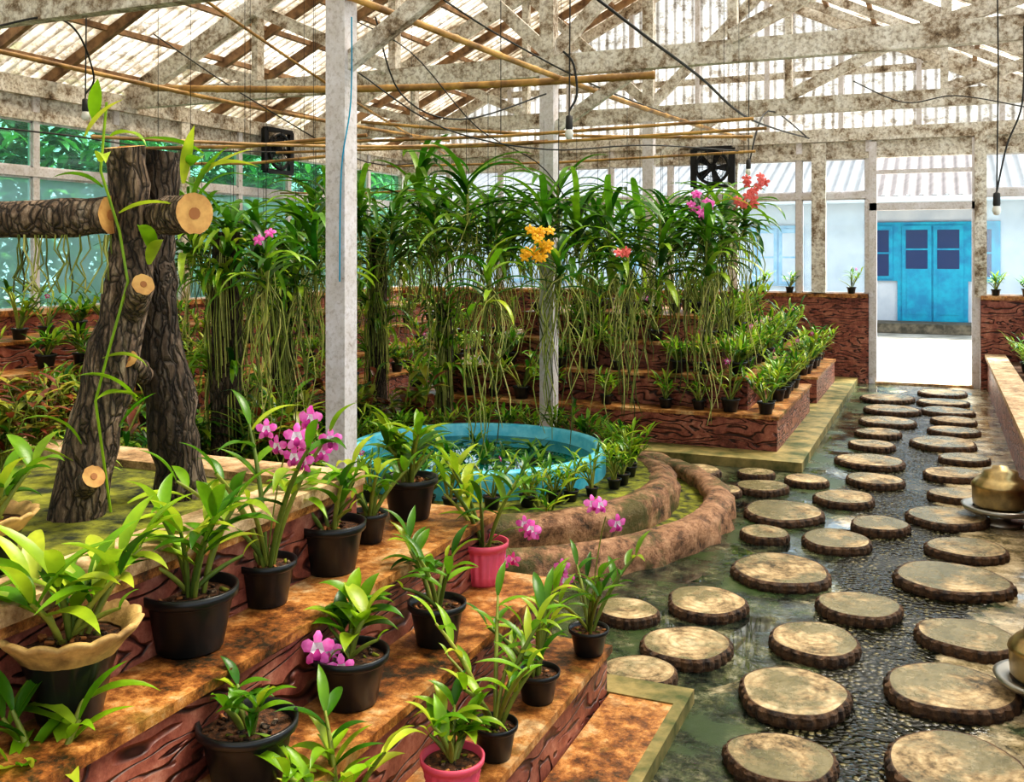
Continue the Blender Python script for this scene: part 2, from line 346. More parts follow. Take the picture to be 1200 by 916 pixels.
nwin=[0]
def wall(name,p,q,gaps=(),step=.95,upper='glassclear',lower='glassclear'):
    """low masonry + timber glazed frame between plan points p,q ; gaps = list of (a,b) distance ranges left open"""
    p=Vector((*p,0));q=Vector((*q,0));L=(q-p).length;d=(q-p)/L
    b=MB()
    def seg(a,c,z0,z1,t,k):
        b.beam(p+d*a+Vector((0,0,(z0+z1)/2)),p+d*c+Vector((0,0,(z0+z1)/2)),t,z1-z0,k)
    cuts=[];x=0
    for g in gaps: cuts.append((x,g[0])); x=g[1]
    cuts.append((x,L))
    for a,c in cuts:
        seg(a,c,0,1.06,.16,'riser'); seg(a,c,1.06,1.11,.2,'tread')
        seg(a,c,2.30,2.38,.08,'wpaint')
    for z0,z1,t,k in ((2.80,2.88,.09,'wood'),(3.02,3.18,.14,'wood')): seg(0,L,z0,z1,t,k)
    seg(0,L,2.88,3.02,.02,'wood')
    for a,c in cuts:
        m=max(1,round((c-a)/step))
        for i in range(m+1):
            x=a+(c-a)*i/m
            w=.13 if i%3==0 else .07
            pp=p+d*x
            b.beam(pp+Vector((0,0,1.09)),pp+Vector((0,0,3.05)),w,w,'wood' if i%3==0 else 'wpaint')
        for i in range(m):
            x0=a+(c-a)*i/m;x1=a+(c-a)*(i+1)/m
            g=MB(); nwin[0]+=1
            for za,zb,kk in ((1.11,2.30,lower),(2.38,2.80,upper)):
                u=p+d*(x0+.03); v=p+d*(x1-.03)
                g.add([u+Vector((0,0,za)),v+Vector((0,0,za)),v+Vector((0,0,zb)),u+Vector((0,0,zb))],[(0,1,2,3)],kk)
                for (s0,s1) in (((u,za),(v,za)),((u,zb),(v,zb)),((u,za),(u,zb)),((v,za),(v,zb))):
                    g.beam(s0[0]+Vector((0,0,s0[1])),s1[0]+Vector((0,0,s1[1])),.035,.035,'wpaint')
            g.obj('window_%d'%nwin[0],False)
    b.obj(name,False)
wall('wall_left',(XL,YB),(XL,YF),upper='glassgreen',lower='glassteal')
wall('wall_far',(XL,YF),(XR,YF),gaps=[(-.80-XL,.46-XL)],step=.85)
wall('wall_right',(XR,YF),(XR,YB))
wall('wall_back',(XR,YB),(XL,YB))
b=MB()
for x in (-.75,.41): b.beam((x,YF,0),(x,YF,3.0),.09,.10,'wpaint')
b.beam((-.79,YF,2.19),(.45,YF,2.19),.10,.09,'wpaint'); b.beam((-.79,YF,2.62),(.45,YF,2.62),.06,.05,'wpaint')
b.box((-.72,YF-.08,0),(.38,YF+.08,.03),'ledge')
b.obj('door_1',False)

# roof
b=MB()
def roofside(x0,z0,x1,z1,k):
    n=int((YF-YB+1.0)/.02); vs=[];fs=[]
    for i in range(n+1):
        y=YB-.5+i*.02; dz=.018*math.sin(y*2*math.pi/.12)
        for j in range(5):
            t=j/4; vs.append((x0+(x1-x0)*t,y,z0+(z1-z0)*t+dz))
    for i in range(n):
        for j in range(4): a=i*5+j; fs.append((a,a+1,a+6,a+5))
    b.add(vs,fs,k)
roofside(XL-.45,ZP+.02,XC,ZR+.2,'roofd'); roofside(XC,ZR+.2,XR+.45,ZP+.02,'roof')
b.obj('ceiling')
b=MB()
def rz(x): 
    return ZP+.03+(ZR-ZP)*(1-abs(x-XC)/(XR-XC))
TY=[-1.66,1.41,4.48,7.55,10.6]
for y in TY:
    b.beam((XL,y,ZP),(XR,y,ZP),.09,.17,'wood')
    b.beam((XL,y,rz(XL)),(XC,y,rz(XC)),.08,.17,'wood'); b.beam((XR,y,rz(XR)),(XC,y,rz(XC)),.08,.17,'wood')
    b.beam((XC,y,ZP),(XC,y,rz(XC)),.12,.12,'wood')
    for sgn in (-1,1):
        for u in (1.5,3.0):
            x=XC+sgn*u; b.beam((x,y+.06,ZP),(x,y+.06,rz(x)),.07,.10,'wood')
        b.beam((XC,y+.05,ZP+.1),(XC+sgn*1.5,y+.05,rz(XC+sgn*1.5)),.06,.11,'wood')
        b.beam((XC+sgn*1.5,y-.05,ZP+.1),(XC+sgn*3.0,y-.05,rz(XC+sgn*3)),.06,.11,'wood')
        b.beam((XC+sgn*3,y+.05,ZP+.1),(XC+sgn*3.9,y+.05,rz(XC+sgn*3.9)),.06,.1,'wood')
    b.beam((XC,y,ZP-.55),(XC+.8,y,ZP-.05),.06,.09,'wood')
y=YB+.4
while y<YF:
    if min(abs(y-t) for t in TY)>.3:
        for sx in (XL-.4,XR+.4): b.beam((sx,y,rz(sx)+.08),(XC,y,rz(XC)+.08),.05,.09,'brownwood' if sx<0 else 'wood')
    y+=.77
for i in range(0,17):
    x=XL+.1+(XR-XL-.2)*i/16
    b.beam((x,YB,rz(x)+.13),(x,YF,rz(x)+.13),.045,.05,'brownwood')
for i in range(1,10):
    x=XL+(XR-XL)*i/10; b.beam((x,YF,ZP),(x,YF,rz(x)+.05),.06,.07,'wpaint')
b.beam((XL,YF,rz(XL)),(XC,YF,rz(XC)),.08,.13,'wood'); b.beam((XR,YF,rz(XR)),(XC,YF,rz(XC)),.08,.13,'wood')
b.beam((XC-3.0,YF,ZP+.75),(XC+3.0,YF,ZP+.75),.06,.08,'wood')
b.obj('roof_trusses',False)
for nm,yy in (('wall_gable_far',YF+.06),('wall_gable_back',YB-.06)):
    b=MB(); vs=[];fs=[];n=int((XR-XL)/.02)
    for i in range(n+1):
        x=XL+(XR-XL)*i/n; vs+=[(x,yy+.015*math.sin(x*2*math.pi/.12),ZP),(x,yy+.015*math.sin(x*2*math.pi/.12),rz(x)+.12)]
    for i in range(n): fs.append((2*i,2*i+2,2*i+3,2*i+1))
    b.add(vs,fs,'gable'); b.obj(nm)
for y in (1.41,4.48,7.55,10.6):
    b=MB(); b.beam((XC,y,0.0),(XC,y,ZP-.08),.12,.12,'wpaint'); b.beam((XC,y,0),(XC,y,.12),.2,.2,'ledge'); b.obj('roof_post',False)
b=MB(); b.beam((-1.39,YF-.05,1.12),(-1.39,YF-.05,3.0),.17,.14,'wood'); b.obj('trim_1',False)

# ---------------------------------------------------------------- stepped planters
def step_block(b,x0,y0,x1,y1,z0,z1,lip=.015):
    b.box((x0,y0,z0),(x1,y1,z1-.025),'riser'); b.box((x0-lip,y0-lip,z1-.025),(x1+lip,y1+lip,z1),'tread')
b=MB()
step_block(b,-1.35,-2.5,-1.08,3.33,0,.21)
step_block(b,-1.58,-2.5,-1.29,3.33,0,.42)
step_block(b,-2.0,-2.5,-1.52,3.33,0,.64)
step_block(b,-3.9,-2.5,-1.72,2.7,0,.86)
b.box((-1.07,-2.5,0),(-.84,3.44,.045),'tread'); b.box((-.84,-2.5,0),(-.80,3.47,.05),'mossy'); b.box((-1.3,3.33,0),(-.84,3.47,.05),'mossy')
b.obj('stepped_planter_front',False)
b=MB()
for a,c in (((-1.86,-2.5,.86),(-1.70,2.72,.90)),((-3.9,2.54,.86),(-1.86,2.72,.90)),((-3.9,-2.5,.86),(-3.75,2.54,.90))): b.box(a,c,'ledge')
b.box((-3.75,-2.5,.858),(-1.86,2.54,.875),'moss'); b.obj('planter_bed_ledge',False)
b=MB()
b.box((-4.75,7.45,0),(-.92,12.9,.07),'mossy'); b.obj('terrace_platform',False)
b=MB()
LV=[(-4.5,7.8,-1.15,9.9,.07,.34),(-4.2,8.05,-1.42,9.9,.1,.60),(-3.9,8.3,-1.68,9.9,.1,.84),(-3.6,8.55,-1.94,9.9,.1,1.06)]
for l in LV: step_block(b,*l)
step_block(b,-4.5,10.5,-1.15,12.4,.07,.34); step_block(b,-4.2,10.7,-1.5,12.4,.1,.6); step_block(b,-3.9,10.9,-1.8,12.4,.1,.84)
b.obj('stepped_planter_middle',False)
b=MB()
LL=[(-5.75,.22),(-6.1,.45),(-6.45,.68),(-6.8,.90)]
for x,z in LL: step_block(b,XL+.12,-2.5,x,12.8,0,z)
b.obj('stepped_planter_left',False)
b=MB(); b.box((-5.2,3.1,0),(-3.5,6.9,.10),'moss'); 
b.box((-5.32,3.0,0),(-5.2,7.0,.16),'tread'); b.box((-3.5,3.0,0),(-3.4,5.0,.16),'tread'); b.box((-5.32,3.0,0),(-3.4,3.1,.16),'tread')
b.obj('ground_planting_bed',False)
b=MB(); b.box((.53,3.2,0),(.68,12.9,.38),'riser'); b.box((.50,3.2,.38),(.72,12.9,.42),'ledge'); b.box((.68,3.2,0),(1.5,12.9,.34),'soil'); b.obj('planter_right',False)

# ---------------------------------------------------------------- pond
PC=at(558,6.3,0)
rg=random.Random(3)
def rock(amp):
    def f(r,z,a):
        n=noise.noise(Vector((math.cos(a)*7*r,math.sin(a)*7*r,z*9)))
        return r*(1+amp*n),z*(1+amp*3*n)
    return f
b=MB()
b.lathe([(1.46,0),(1.44,.12),(1.47,.15),(1.55,.15),(1.60,.11),(1.61,0)],'rock',128,PC,rock(.03))
b.disc(1.46,.06,'moss',64,PC)
b.lathe([(1.27,0),(1.28,.17),(1.26,.22),(1.18,.24),(1.10,.22),(1.08,.15)],'rock',128,PC,rock(.025))
b.disc(1.12,.22,'moss',64,PC)
b.lathe([(.83,.15),(.83,.365),(.82,.38),(.77,.38),(.76,.37),(.74,.12)],'blue',64,PC)
b.disc(.76,.30,'water',48,PC)
for i in range(70):
    a=rg.uniform(0,6.28); r=math.sqrt(rg.random())*.6
    b.leaf((PC.x+r*math.cos(a),PC.y+r*math.sin(a),.305),rg.uniform(0,6.28),.09,.07,.15,.2,'leafd',4,.05)
for i in range(12):
    a=rg.uniform(0,6.28); r=math.sqrt(rg.random())*.5; c0=Vector((PC.x+r*math.cos(a),PC.y+r*math.sin(a),.295))
    for j in range(8): b.leaf(c0,rg.uniform(0,6.28),rg.uniform(.08,.16),.025,rg.uniform(.5,1.3),rg.uniform(.3,1.2),'leafd',5,.15)
b.obj('round_pond')

# ---------------------------------------------------------------- stepping stones
st=[(915,885,126),(1120,893,165),(930,808,134),(1113,803,145),(750,783,86),(805,752,108),(955,747,108),(1133,742,110),(1007,707,94),(828,702,97),(735,712,74),
(1115,675,126),(915,665,118),(980,630,82),(1031,612,68),(896,622,58),(1133,640,88),(918,597,96),(1110,603,90),(990,581,70),(893,568,60),(843,572,52),
(1020,538,76),(1025,560,64),(945,560,50),(812,549,64),(886,552,42),(1117,553,66),(1106,517,76),(1022,519,52),(1040,492,62),(1118,503,56),(1030,505,52),(1110,480,58),
(1045,478,62),(1105,470,56),(1040,465,60),(1105,459,56),(1130,535,56),(1120,577,60),(1118,491,52)]
par=empty('stepping_stones')
def slice_mesh(sd):
    rn=random.Random(sd); n=72; vs=[];fs=[]
    ph=[rn.uniform(0,6.28) for _ in range(4)]
    prof=[(1.0,0,1),(1.02,.3,1),(1.0,.8,1),(.955,1,.3),(.93,1.0,.0)]
    mb=MB()
    for r,z,fl in prof:
        for j in range(n):
            a=2*math.pi*j/n; k=1+.045*math.sin(2*a+ph[0])+.028*math.sin(3*a+ph[1])+.018*math.sin(5*a+ph[2])
            k*=1+fl*.022*(1 if j%3 else -1)+fl*.008*math.sin(17*a)
            vs.append((r*k*math.cos(a),r*k*math.sin(a),z))
    for i in range(len(prof)-1):
        for j in range(n): fs.append((i*n+j,i*n+(j+1)%n,(i+1)*n+(j+1)%n,(i+1)*n+j))
    mb.add(vs,fs,'stoneside'); o=(len(prof)-1)*n
    mb.add(vs[o:],[tuple(range(n))],'stone')
    return mb
for i,(px,py,w) in enumerate(st):
    zt=.045; p=survey(px,py,zt); d=(HC-zt)*FPX/(py-298); r=w/2*d/FPX*.97
    mb=slice_mesh(i); mb.v=[(x*r,y*r,z*zt) for x,y,z in mb.v]
    mb.obj('stone_%d'%(i+1),False,(p.x,p.y,0),par,R0.uniform(0,6))

# ---------------------------------------------------------------- pots & orchids
def pot(mb,r,h,kind='black',o=(0,0,0)):
    if kind=='black':
        mb.lathe([(0,0),(.68*r,0),(.72*r,.04*h),(.92*r,.80*h),(.93*r,.82*h),(1.0*r,.83*h),(1.04*r,.86*h),(1.05*r,1.0*h),(.98*r,1.0*h),(.93*r,.8*h),(.9*r,.75*h)],'black',28,o)
        mb.disc(.93*r,.84*h,'soil',20,o)
    elif kind=='pink':
        f=lambda rr,z,a:(rr*(1+.03*(1 if int(a*18/math.pi)%2 else -1)*(1 if .1*h<z<.8*h else 0)),z)
        mb.lathe([(0,0),(.70*r,0),(.74*r,.05*h),(.76*r,.12*h),(.80*r,.24*h),(.77*r,.26*h),(.84*r,.36*h),(.81*r,.38*h),(.86*r,.48*h),(.83*r,.50*h),(.9*r,.62*h),(.87*r,.64*h),(.93*r,.74*h),(.90*r,.76*h),(.97*r,.85*h),(1.05*r,.88*h),(1.06*r,1*h),(.98*r,1*h),(.93*r,.8*h)],'pinkpot',72,o,f)
        mb.disc(.93*r,.85*h,'soil',20,o)
    else:
        f=lambda rr,z,a:(rr*(1+.05*abs(math.sin(7*a))*(z/h)**2),z+(.05*h*abs(math.sin(7*a)) if z>.85*h else 0))
        mb.lathe([(0,0),(.50*r,0),(.52*r,.05*h),(.66*r,.5*h),(.76*r,.72*h)],'black',56,o,f)
        mb.lathe([(.76*r,.70*h),(.86*r,.80*h),(1.08*r,.93*h),(1.12*r,.98*h),(1.04*r,1*h),(.88*r,.9*h),(.8*r,.84*h)],'tanpot',84,o,f)
        mb.disc(.83*r,.82*h,'soil',24,o)
def chips(mb,r,z,rn,n=26):
    for i in range(n):
        a=rn.uniform(0,6.28);q=r*.8*math.sqrt(rn.random()); c=Vector((q*math.cos(a),q*math.sin(a),z))
        s=rn.uniform(.05,.12)*r; d=Vector((rn.uniform(-1,1),rn.uniform(-1,1),rn.uniform(-.2,.5))).normalized()
        mb.beam(c-d*s,c+d*s,s*.9,s*.7,rn.choice(['soil','bark','cutcore','moss']))
def cane(mb,base,az,lean,L,rn,nl=5,ll=.13,lw=.03,k='leaf',rad=.006,curve=.5,leaves_from=.3):
    pts=[];p=Vector(base);n=8;e=math.pi/2-lean
    for i in range(n+1):
        pts.append(p.copy()); e2=e-curve*(i/n)
        p=p+Vector((math.cos(az)*math.cos(e2),math.sin(az)*math.cos(e2),math.sin(e2)))*L/n
    mb.tube(pts,[rad*(.7+.6*math.sin(math.pi*min(1,.15+i/n*.85))) for i in range(n+1)],'cane',6)
    for i in range(nl):
        t=leaves_from+(1-leaves_from)*(i+.5)/nl; f=t*n; j=min(n-1,int(f)); q=pts[j].lerp(pts[j+1],f-j)
        la=az+(math.pi/2 if i%2 else -math.pi/2)+rn.uniform(-.7,.7)
        mb.leaf(q,la,ll*rn.uniform(.75,1.2),lw*rn.uniform(.85,1.2),rn.uniform(.35,1.1),rn.uniform(.5,1.5),k,8,.22,bend=rn.uniform(-.4,.4))
    mb.leaf(pts[-1],az+rn.uniform(-.5,.5),ll*.9,lw*.9,1.1,.9,k,8,.22)
    return pts
def orchid(mb,r,h,rn,canes=6,H=.28,ll=.13,lw=.03,k='leaf',z=None):
    z=h*.84 if z is None else z
    for i in range(canes):
        a=rn.uniform(0,6.28);q=r*.35*rn.random()
        cane(mb,(q*math.cos(a),q*math.sin(a),z),a,rn.uniform(.05,.55),H*rn.uniform(.6,1.1),rn,rn.randint(3,5),ll,lw,rn.choice([k,k,'leaf']),.005+.0015*rn.random(),leaves_from=.4)
    for i in range(2):   # leafless old canes
        a=rn.uniform(0,6.28); cane(mb,(0,0,z),a,rn.uniform(.3,.8),H*.7,rn,0,ll*.4,lw*.5,k,.005)
def spray(mb,pts,fl,rn,size=.055,kp='pink',ki='white'):
    mb.tube(pts,.0022,'cane',5)
    for p,dr in fl: mb.flower(p,dr,size*rn.uniform(.9,1.15),kp,ki)

cam_dir=Vector((.35,-1,.25))
def hero(px,py,z,r,h,kind,seed,canes=6,H=.28,ll=.13,lw=.03,k='leaf',flowers=None,name='potted_orchid',sz=.058,extra=None):
    p=survey(px,py,z); rn=random.Random(seed); mb=MB(); pot(mb,r,h,kind); 
    chips(mb,r*(.8 if kind=='tan' else 1),h*.86,rn)
    orchid(mb,r,h,rn,canes,H,ll,lw,k)
    if flowers:
        for (fx,fy,n) in flowers:
            d0=-ST*p.x+CT*p.y; q=at(fx,d0+rn.uniform(-.06,.02),0); zz=HC-(fy-298)*d0/FPX
            tgt=Vector((q.x-p.x,q.y-p.y,zz-p.z)); base=Vector((0,0,h*.8))
            mid=base.lerp(tgt,.5)+Vector((0,0,.07+.1*abs(tgt.z-base.z)))
            pts=[base*(1-t)**2+mid*2*t*(1-t)+tgt*t*t for t in [i/8 for i in range(9)]]
            fl=[]
            for i in range(n):
                o=Vector((rn.uniform(-1,1)*.028*min(n,4)**.7,rn.uniform(-.02,.02),rn.uniform(-1,1)*.022*min(n,4)**.7))
                fl.append((tgt+o,cam_dir+Vector((rn.uniform(-.6,.6),rn.uniform(-.3,.3),rn.uniform(-.5,.3)))))
            spray(mb,pts,fl,rn,sz)
    return mb.obj(name,True,p)
Z1,Z2,Z3,Z4=.64,.42,.21,.90
hero(222,758,Z1,.112,.15,'black',1,6,.22,.16,.038,'leafl')
hero(312,706,Z1,.080,.12,'black',2,5,.38,.15,.032,'leaf',[(338,520,5),(370,508,5)],sz=.060)
hero(388,668,Z1,.102,.15,'black',3,5,.20,.14,.036,'leafl')
hero(432,634,Z1,.062,.10,'black',4,4,.18,.11,.028)
hero(480,606,Z1,.10,.15,'black',5,8,.22,.16,.033,'leaf')
hero(82,838,Z1,.125,.19,'tan',6,7,.20,.18,.042,'leafl',name='potted_orchid_in_fluted_bowl')
hero(-12,668,Z4-.02,.09,.13,'tan',7,4,.13,.12,.035,name='potted_orchid_in_fluted_bowl')
hero(410,822,Z2,.100,.135,'black',8,4,.14,.12,.045,'leafl',[(383,772,3)],sz=.07)
hero(512,752,Z2,.086,.125,'black',9,5,.22,.13,.031,'leaf')
hero(566,682,Z2,.088,.15,'pink',10,7,.34,.17,.030,'leafl',[(600,650,2),(626,622,3),(578,668,1)])
hero(290,912,Z2,.108,.135,'black',11,4,.10,.09,.030,'leaf')
hero(690,765,Z3,.068,.09,'black',12,5,.28,.12,.024,'leaf',[(665,670,2),(710,602,3)])
hero(630,820,Z3,.068,.095,'black',13,6,.28,.13,.026,'leafl')
hero(580,886,Z3,.062,.095,'black',14,7,.34,.13,.028,'leafl')
hero(530,940,Z3,.078,.12,'pink',15,5,.13,.11,.032,'leafl')
hero(400,1015,Z3,.08,.12,'black',16,6,.22,.13,.030,'leafl')
hero(60,1010,Z2,.09,.12,'black',17,5,.2,.15,.032,'leafl')
hero(640,640,0,.08,.12,'black',18,7,.34,.14,.026,'leaf')

VAR=[]
for i in range(7):
    rn=random.Random(40+i); mb=MB(); r=rn.uniform(.055,.075); h=r*1.45; pot(mb,r,h,'black')
    orchid(mb,r,h,rn,rn.randint(5,8),rn.uniform(.16,.32),rn.uniform(.12,.18),rn.uniform(.020,.032),rn.choice(['leaf','leafl','leafd']))
    if i in (2,):
        t=Vector((.04,-.06,.36)); spray(mb,[(0,0,h*.8),(.0,-.02,.3),t],[(t,cam_dir)],rn,.05)
    VAR.append(mb.mesh('small_potted_orchid'))
def rowpots(parent,x0,y0,x1,y1,z,step,rn,prob=.9,j=.03):
    L=math.hypot(x1-x0,y1-y0);n=max(1,int(L/step))
    for i in range(n+1):
        if rn.random()>prob: continue
        t=i/n; place(rn.choice(VAR),'pot',(x0+(x1-x0)*t+rn.uniform(-j,j),y0+(y1-y0)*t+rn.uniform(-j,j),z),parent,rn.uniform(0,6.28),rn.uniform(.85,1.2))
rn=random.Random(5)
e=empty('potted_orchids_on_middle_terrace')
for i,l in enumerate(LV):
    x0,y0,x1,y1,z0,z1=l
    rowpots(e,x0+.1,y0+.12,x1-.12,y0+.12,z1,.25,rn,.9,.02); rowpots(e,x1-.12,y0+.4,x1-.12,y1-.1,z1,.21,rn,.95,.02)
    if i==3: rowpots(e,x0+.2,y0+.45,x1-.3,y0+.45,z1,.3,rn); rowpots(e,x0+.2,y0+.85,x1-.3,y0+.85,z1,.3,rn)
rowpots(e,-4.3,10.62,-1.3,10.62,.34,.3,rn,.9,.01); rowpots(e,-1.3,10.8,-1.3,12.3,.34,.24,rn); rowpots(e,-4,10.8,-1.65,10.8,.6,.3,rn,.9,.01); rowpots(e,-3.8,11.1,-1.9,11.1,.84,.3,rn)
rowpots(e,-1.62,11.0,-1.62,12.3,.6,.24,rn,.9,.01)
e=empty('potted_orchids_on_left_terrace')
for (x,z) in LL:
    rowpots(e,x-.13,1.5,x-.13,12.5,z,.30,rn,.85,.03)
e=empty('potted_orchids_in_pond_bed')
for i in range(36):
    a=2*math.pi*i/36+rn.uniform(-.05,.05); rr=.98
    front=math.cos(a-math.atan2(-PC.y,-PC.x))
    place(rn.choice(VAR),'pot',(PC.x+rr*math.cos(a),PC.y+rr*math.sin(a),.22),e,rn.uniform(0,6.28),rn.uniform(.75,.95) if front<.3 else rn.uniform(.66,.82))
e=empty('potted_orchids_on_right_planter')
rowpots(e,.9,6.6,.9,12.6,.34,.4,rn,.9); 
e=empty('potted_orchids_on_window_sill')
for x in (-2.1,-1.75,-1.0,.62,.95): place(rn.choice(VAR),'pot',(x,YF-.06,1.11),e,rn.uniform(0,6),.85)
def bush(seed,k,n,L,W,H):
    rn=random.Random(seed); mb=MB()
    for s in range(n):
        a=rn.uniform(0,6.28);ln=rn.uniform(0,.5);hh=H*rn.uniform(.5,1)
        pts=[Vector((math.cos(a)*ln*t*hh,math.sin(a)*ln*t*hh,t*hh)) for t in (0,.33,.66,1)]
        mb.tube(pts,.005,'cane',4)
        for q in range(9):
            t=.25+.75*q/9; p=Vector((math.cos(a)*ln*t*hh,math.sin(a)*ln*t*hh,t*hh))
            mb.leaf(p,rn.uniform(0,6.28),L*rn.uniform(.7,1.2),W*rn.uniform(.8,1.2),rn.uniform(.1,1),rn.uniform(.6,1.4),k,5,.15)
    return mb.mesh('bush')
CR=[bush(1,'croton',12,.14,.05,.5),bush(2,'croton',10,.16,.045,.45)]
GB=[bush(3,'leaf',12,.2,.035,.45),bush(4,'leafd',12,.22,.03,.5)]
e=empty('croton_shrubs')
for px,d,z in ((0,3.3,.875),(45,3.5,.875),(85,3.75,.875),(-20,3.8,.875),(20,3.9,.875),(60,3.9,.875)):
    place(rn.choice(CR),'shrub',at(px,d,z),e,rn.uniform(0,6),.62)
for px,d,z in ((40,4.9,0),(0,5.1,0),(90,5.4,0),(130,5.2,0),(60,5.9,0)):
    place(rn.choice(CR),'shrub',at(px,d,z),e,rn.uniform(0,6),1.5)
e=empty('leafy_bed_plants')
for i in range(30):
    place(rn.choice(GB+CR[:1]),'shrub',(rn.uniform(-5.0,-3.7),rn.uniform(3.3,6.7),.09),e,rn.uniform(0,6),rn.uniform(.9,1.35))
for i in range(9):
    place(rn.choice(GB),'shrub',(rn.uniform(-3.6,-2.2),rn.uniform(-.5,2.4),.87),e,rn.uniform(0,6),rn.uniform(.35,.55))

# ---------------------------------------------------------------- logs
def log(mb,pts,rad,cap='cut',n=24,rn=random.Random(9),jit=.05,k='bark'):
    P=[]
    pts=[Vector(p) for p in pts]; RR=[]
    for i in range(len(pts)-1):
        for t in (0,.2,.4,.6,.8): 
            P.append(pts[i].lerp(pts[i+1],t)+Vector((rn.uniform(-.007,.007),rn.uniform(-.007,.007),0))); RR.append((rad[i]*(1-t)+rad[i+1]*t)*rn.uniform(.92,1.09))
    P.append(pts[-1]); RR.append(rad[-1])
    mb.tube(P,RR,k,n,cap,jit,rn)
    for a,c,r in ((P[0],P[1],RR[0]),(P[-1],P[-2],RR[-1])):
        d=(a-c).normalized(); mb.tube([a-d*.005,a+d*.002],r*.3,'cutcore',10,'cutcore')
mb=MB(); D=2.73
def dz(px,py,d): 
    v=at(px,d); v.z=HC-(py-298)*d/FPX; return v
log(mb,[dz(82,640,D),dz(115,490,D),dz(150,350,D+.03),dz(158,280,D+.05),dz(145,172,D+.02)],[.075,.07,.066,.06,.055])
log(mb,[dz(212,590,D+.22),dz(200,470,D+.2),dz(182,360,D+.17),dz(180,290,D+.17),dz(190,178,D+.14)],[.07,.072,.06,.058,.055],k='barkd')
log(mb,[dz(-190,262,D+.1),dz(60,256,D+.03),dz(130,252,D-.02)],[.05,.055,.052])
log(mb,[dz(160,256,D+.14),dz(228,250,D-.1)],[.05,.055])
log(mb,[dz(150,372,D+.02),dz(168,333,D-.13)],[.035,.03]); log(mb,[dz(92,580,D),dz(110,558,D-.13)],[.035,.03])
log(mb,[dz(168,440,D+.1),dz(150,420,D-.02)],[.03,.025])
rn=random.Random(77)
cp=[dz(125,120,D-.04),dz(118,200,D-.08),dz(140,270,D-.1),dz(150,330,D-.1),dz(125,420,D-.1),dz(112,470,D-.1),dz(130,600,D-.1)]
mb.tube(cp,.004,'leafl',5)
for (px,py) in ((100,160),(118,190),(215,215),(235,200),(238,180),(120,220),(160,470),(120,420),(175,310),(95,520),(140,250),(225,235),(110,140),(150,590),(130,160),(228,215),(222,195),(85,540),(140,500),(160,465),(180,300)):
    mb.leaf(dz(px,py,D-.08),rn.uniform(-2.4,1.2),rn.uniform(.12,.2),rn.uniform(.03,.045),rn.uniform(.2,1.2),rn.uniform(.5,1.6),'leafl',8,.2)
for i in range(26):
    q=dz(rn.uniform(20,130),275,D-.03+rn.uniform(-.03,.06)); pts=[q+Vector((rn.uniform(-.01,.01)*j,rn.uniform(-.01,.01)*j,-j*.04)) for j in range(5)]
    mb.tube(pts,.0022,'root',4)
mb.obj('log_trestle')

# ---------------------------------------------------------------- vandas
def vanda(mb,rn,H=.4,n=20,L=.42,W=.04,roots=16,rl=.9,o=(0,0,0),flw=None,nf=8):
    o=Vector(o); az=rn.uniform(0,3.14)
    mb.tube([o,o+Vector((.01,0,H*.5)),o+Vector((0,.01,H))],.011,'cane',6)
    for i in range(n):
        t=i/n; a=az+(math.pi if i%2 else 0)+rn.uniform(-1.2,1.2)
        mb.leaf(o+Vector((0,0,H*t)),a,L*rn.uniform(.7,1.2),W*rn.uniform(.8,1.2),rn.uniform(.1,.7)+.6*t,rn.uniform(1.0,2.1),rn.choice(['leafd','leafd','leaf']),8,.2,True,rn.uniform(-.5,.5))
    for i in range(roots):
        a=rn.uniform(0,6.28); l=rl*rn.uniform(.3,1.2); rr=rn.uniform(.04,.17); z0=rn.uniform(0,H*.6); pts=[]
        ph=rn.uniform(0,6); wv=rn.uniform(.01,.05)
        for j in range(8):
            t=j/7; s=min(1,t*4); pts.append(o+Vector((math.cos(a)*rr*s+wv*math.sin(t*7+ph),math.sin(a)*rr*s+wv*math.cos(t*6+ph),z0+.04*math.sin(min(1,t*4)*3.1)-l*t)))
        mb.tube(pts,[.0038]*7+[.002],'root',4)
    if flw:
        for s in range(2 if nf>3 else 1):
            b0=o+Vector((0,0,H*.8)); tp=o+Vector((rn.uniform(-.1,.15),-.18,H+rn.uniform(.0,.12)))
            mb.tube([b0,(b0+tp)/2+Vector((0,0,.05)),tp],.003,'cane',5)
            for q in range(nf): mb.flower(tp+Vector((rn.uniform(-.08,.08),rn.uniform(-.04,.04),rn.uniform(-.07,.07))),cam_dir+Vector((rn.uniform(-.6,.6),0,rn.uniform(-.5,.5))),.065,flw,flw,flw)
VV=[]
for i in range(9):
    mb=MB(); rn=random.Random(100+i); vanda(mb,rn,rn.uniform(.25,.5),rn.randint(20,27),rn.uniform(.44,.62),.048,rn.randint(12,18),rn.uniform(.55,.95)); mb.tube([(0,0,.3),(0,0,.95)],.0018,'metal',4)
    VV.append(mb.mesh('vanda'))
rn=random.Random(12)
def vrow(name,y,x0,x1,n,z,zj,rodz=2.52,slope=0):
    e=empty(name)
    for i in range(n):
        x=x0+(x1-x0)*(i+.5)/n+rn.uniform(-.06,.06); zz=z+rn.uniform(-zj,zj)-slope*(x-x0)/(x1-x0)
        place(VV[rn.randrange(9)],'vanda',(x,y+rn.uniform(-.06,.06),zz),e,rn.uniform(0,6.28),rn.uniform(.85,1.12))
    m=MB(); m.tube([(x0-.3,y,rodz),((x0+x1)/2,y,rodz-.03),(x1+.2,y,rodz)],.012,'bamboo',6,'bamboo'); 
    for x in (x0,(x0+x1)/2,x1): m.tube([(x,y,rodz),(x,y,rz(x))],.002,'metal',4)
    m.obj('rod',parent=e)
vrow('hanging_vanda_orchids',6.75,-4.7,-1.35,11,1.62,.17,slope=.12)
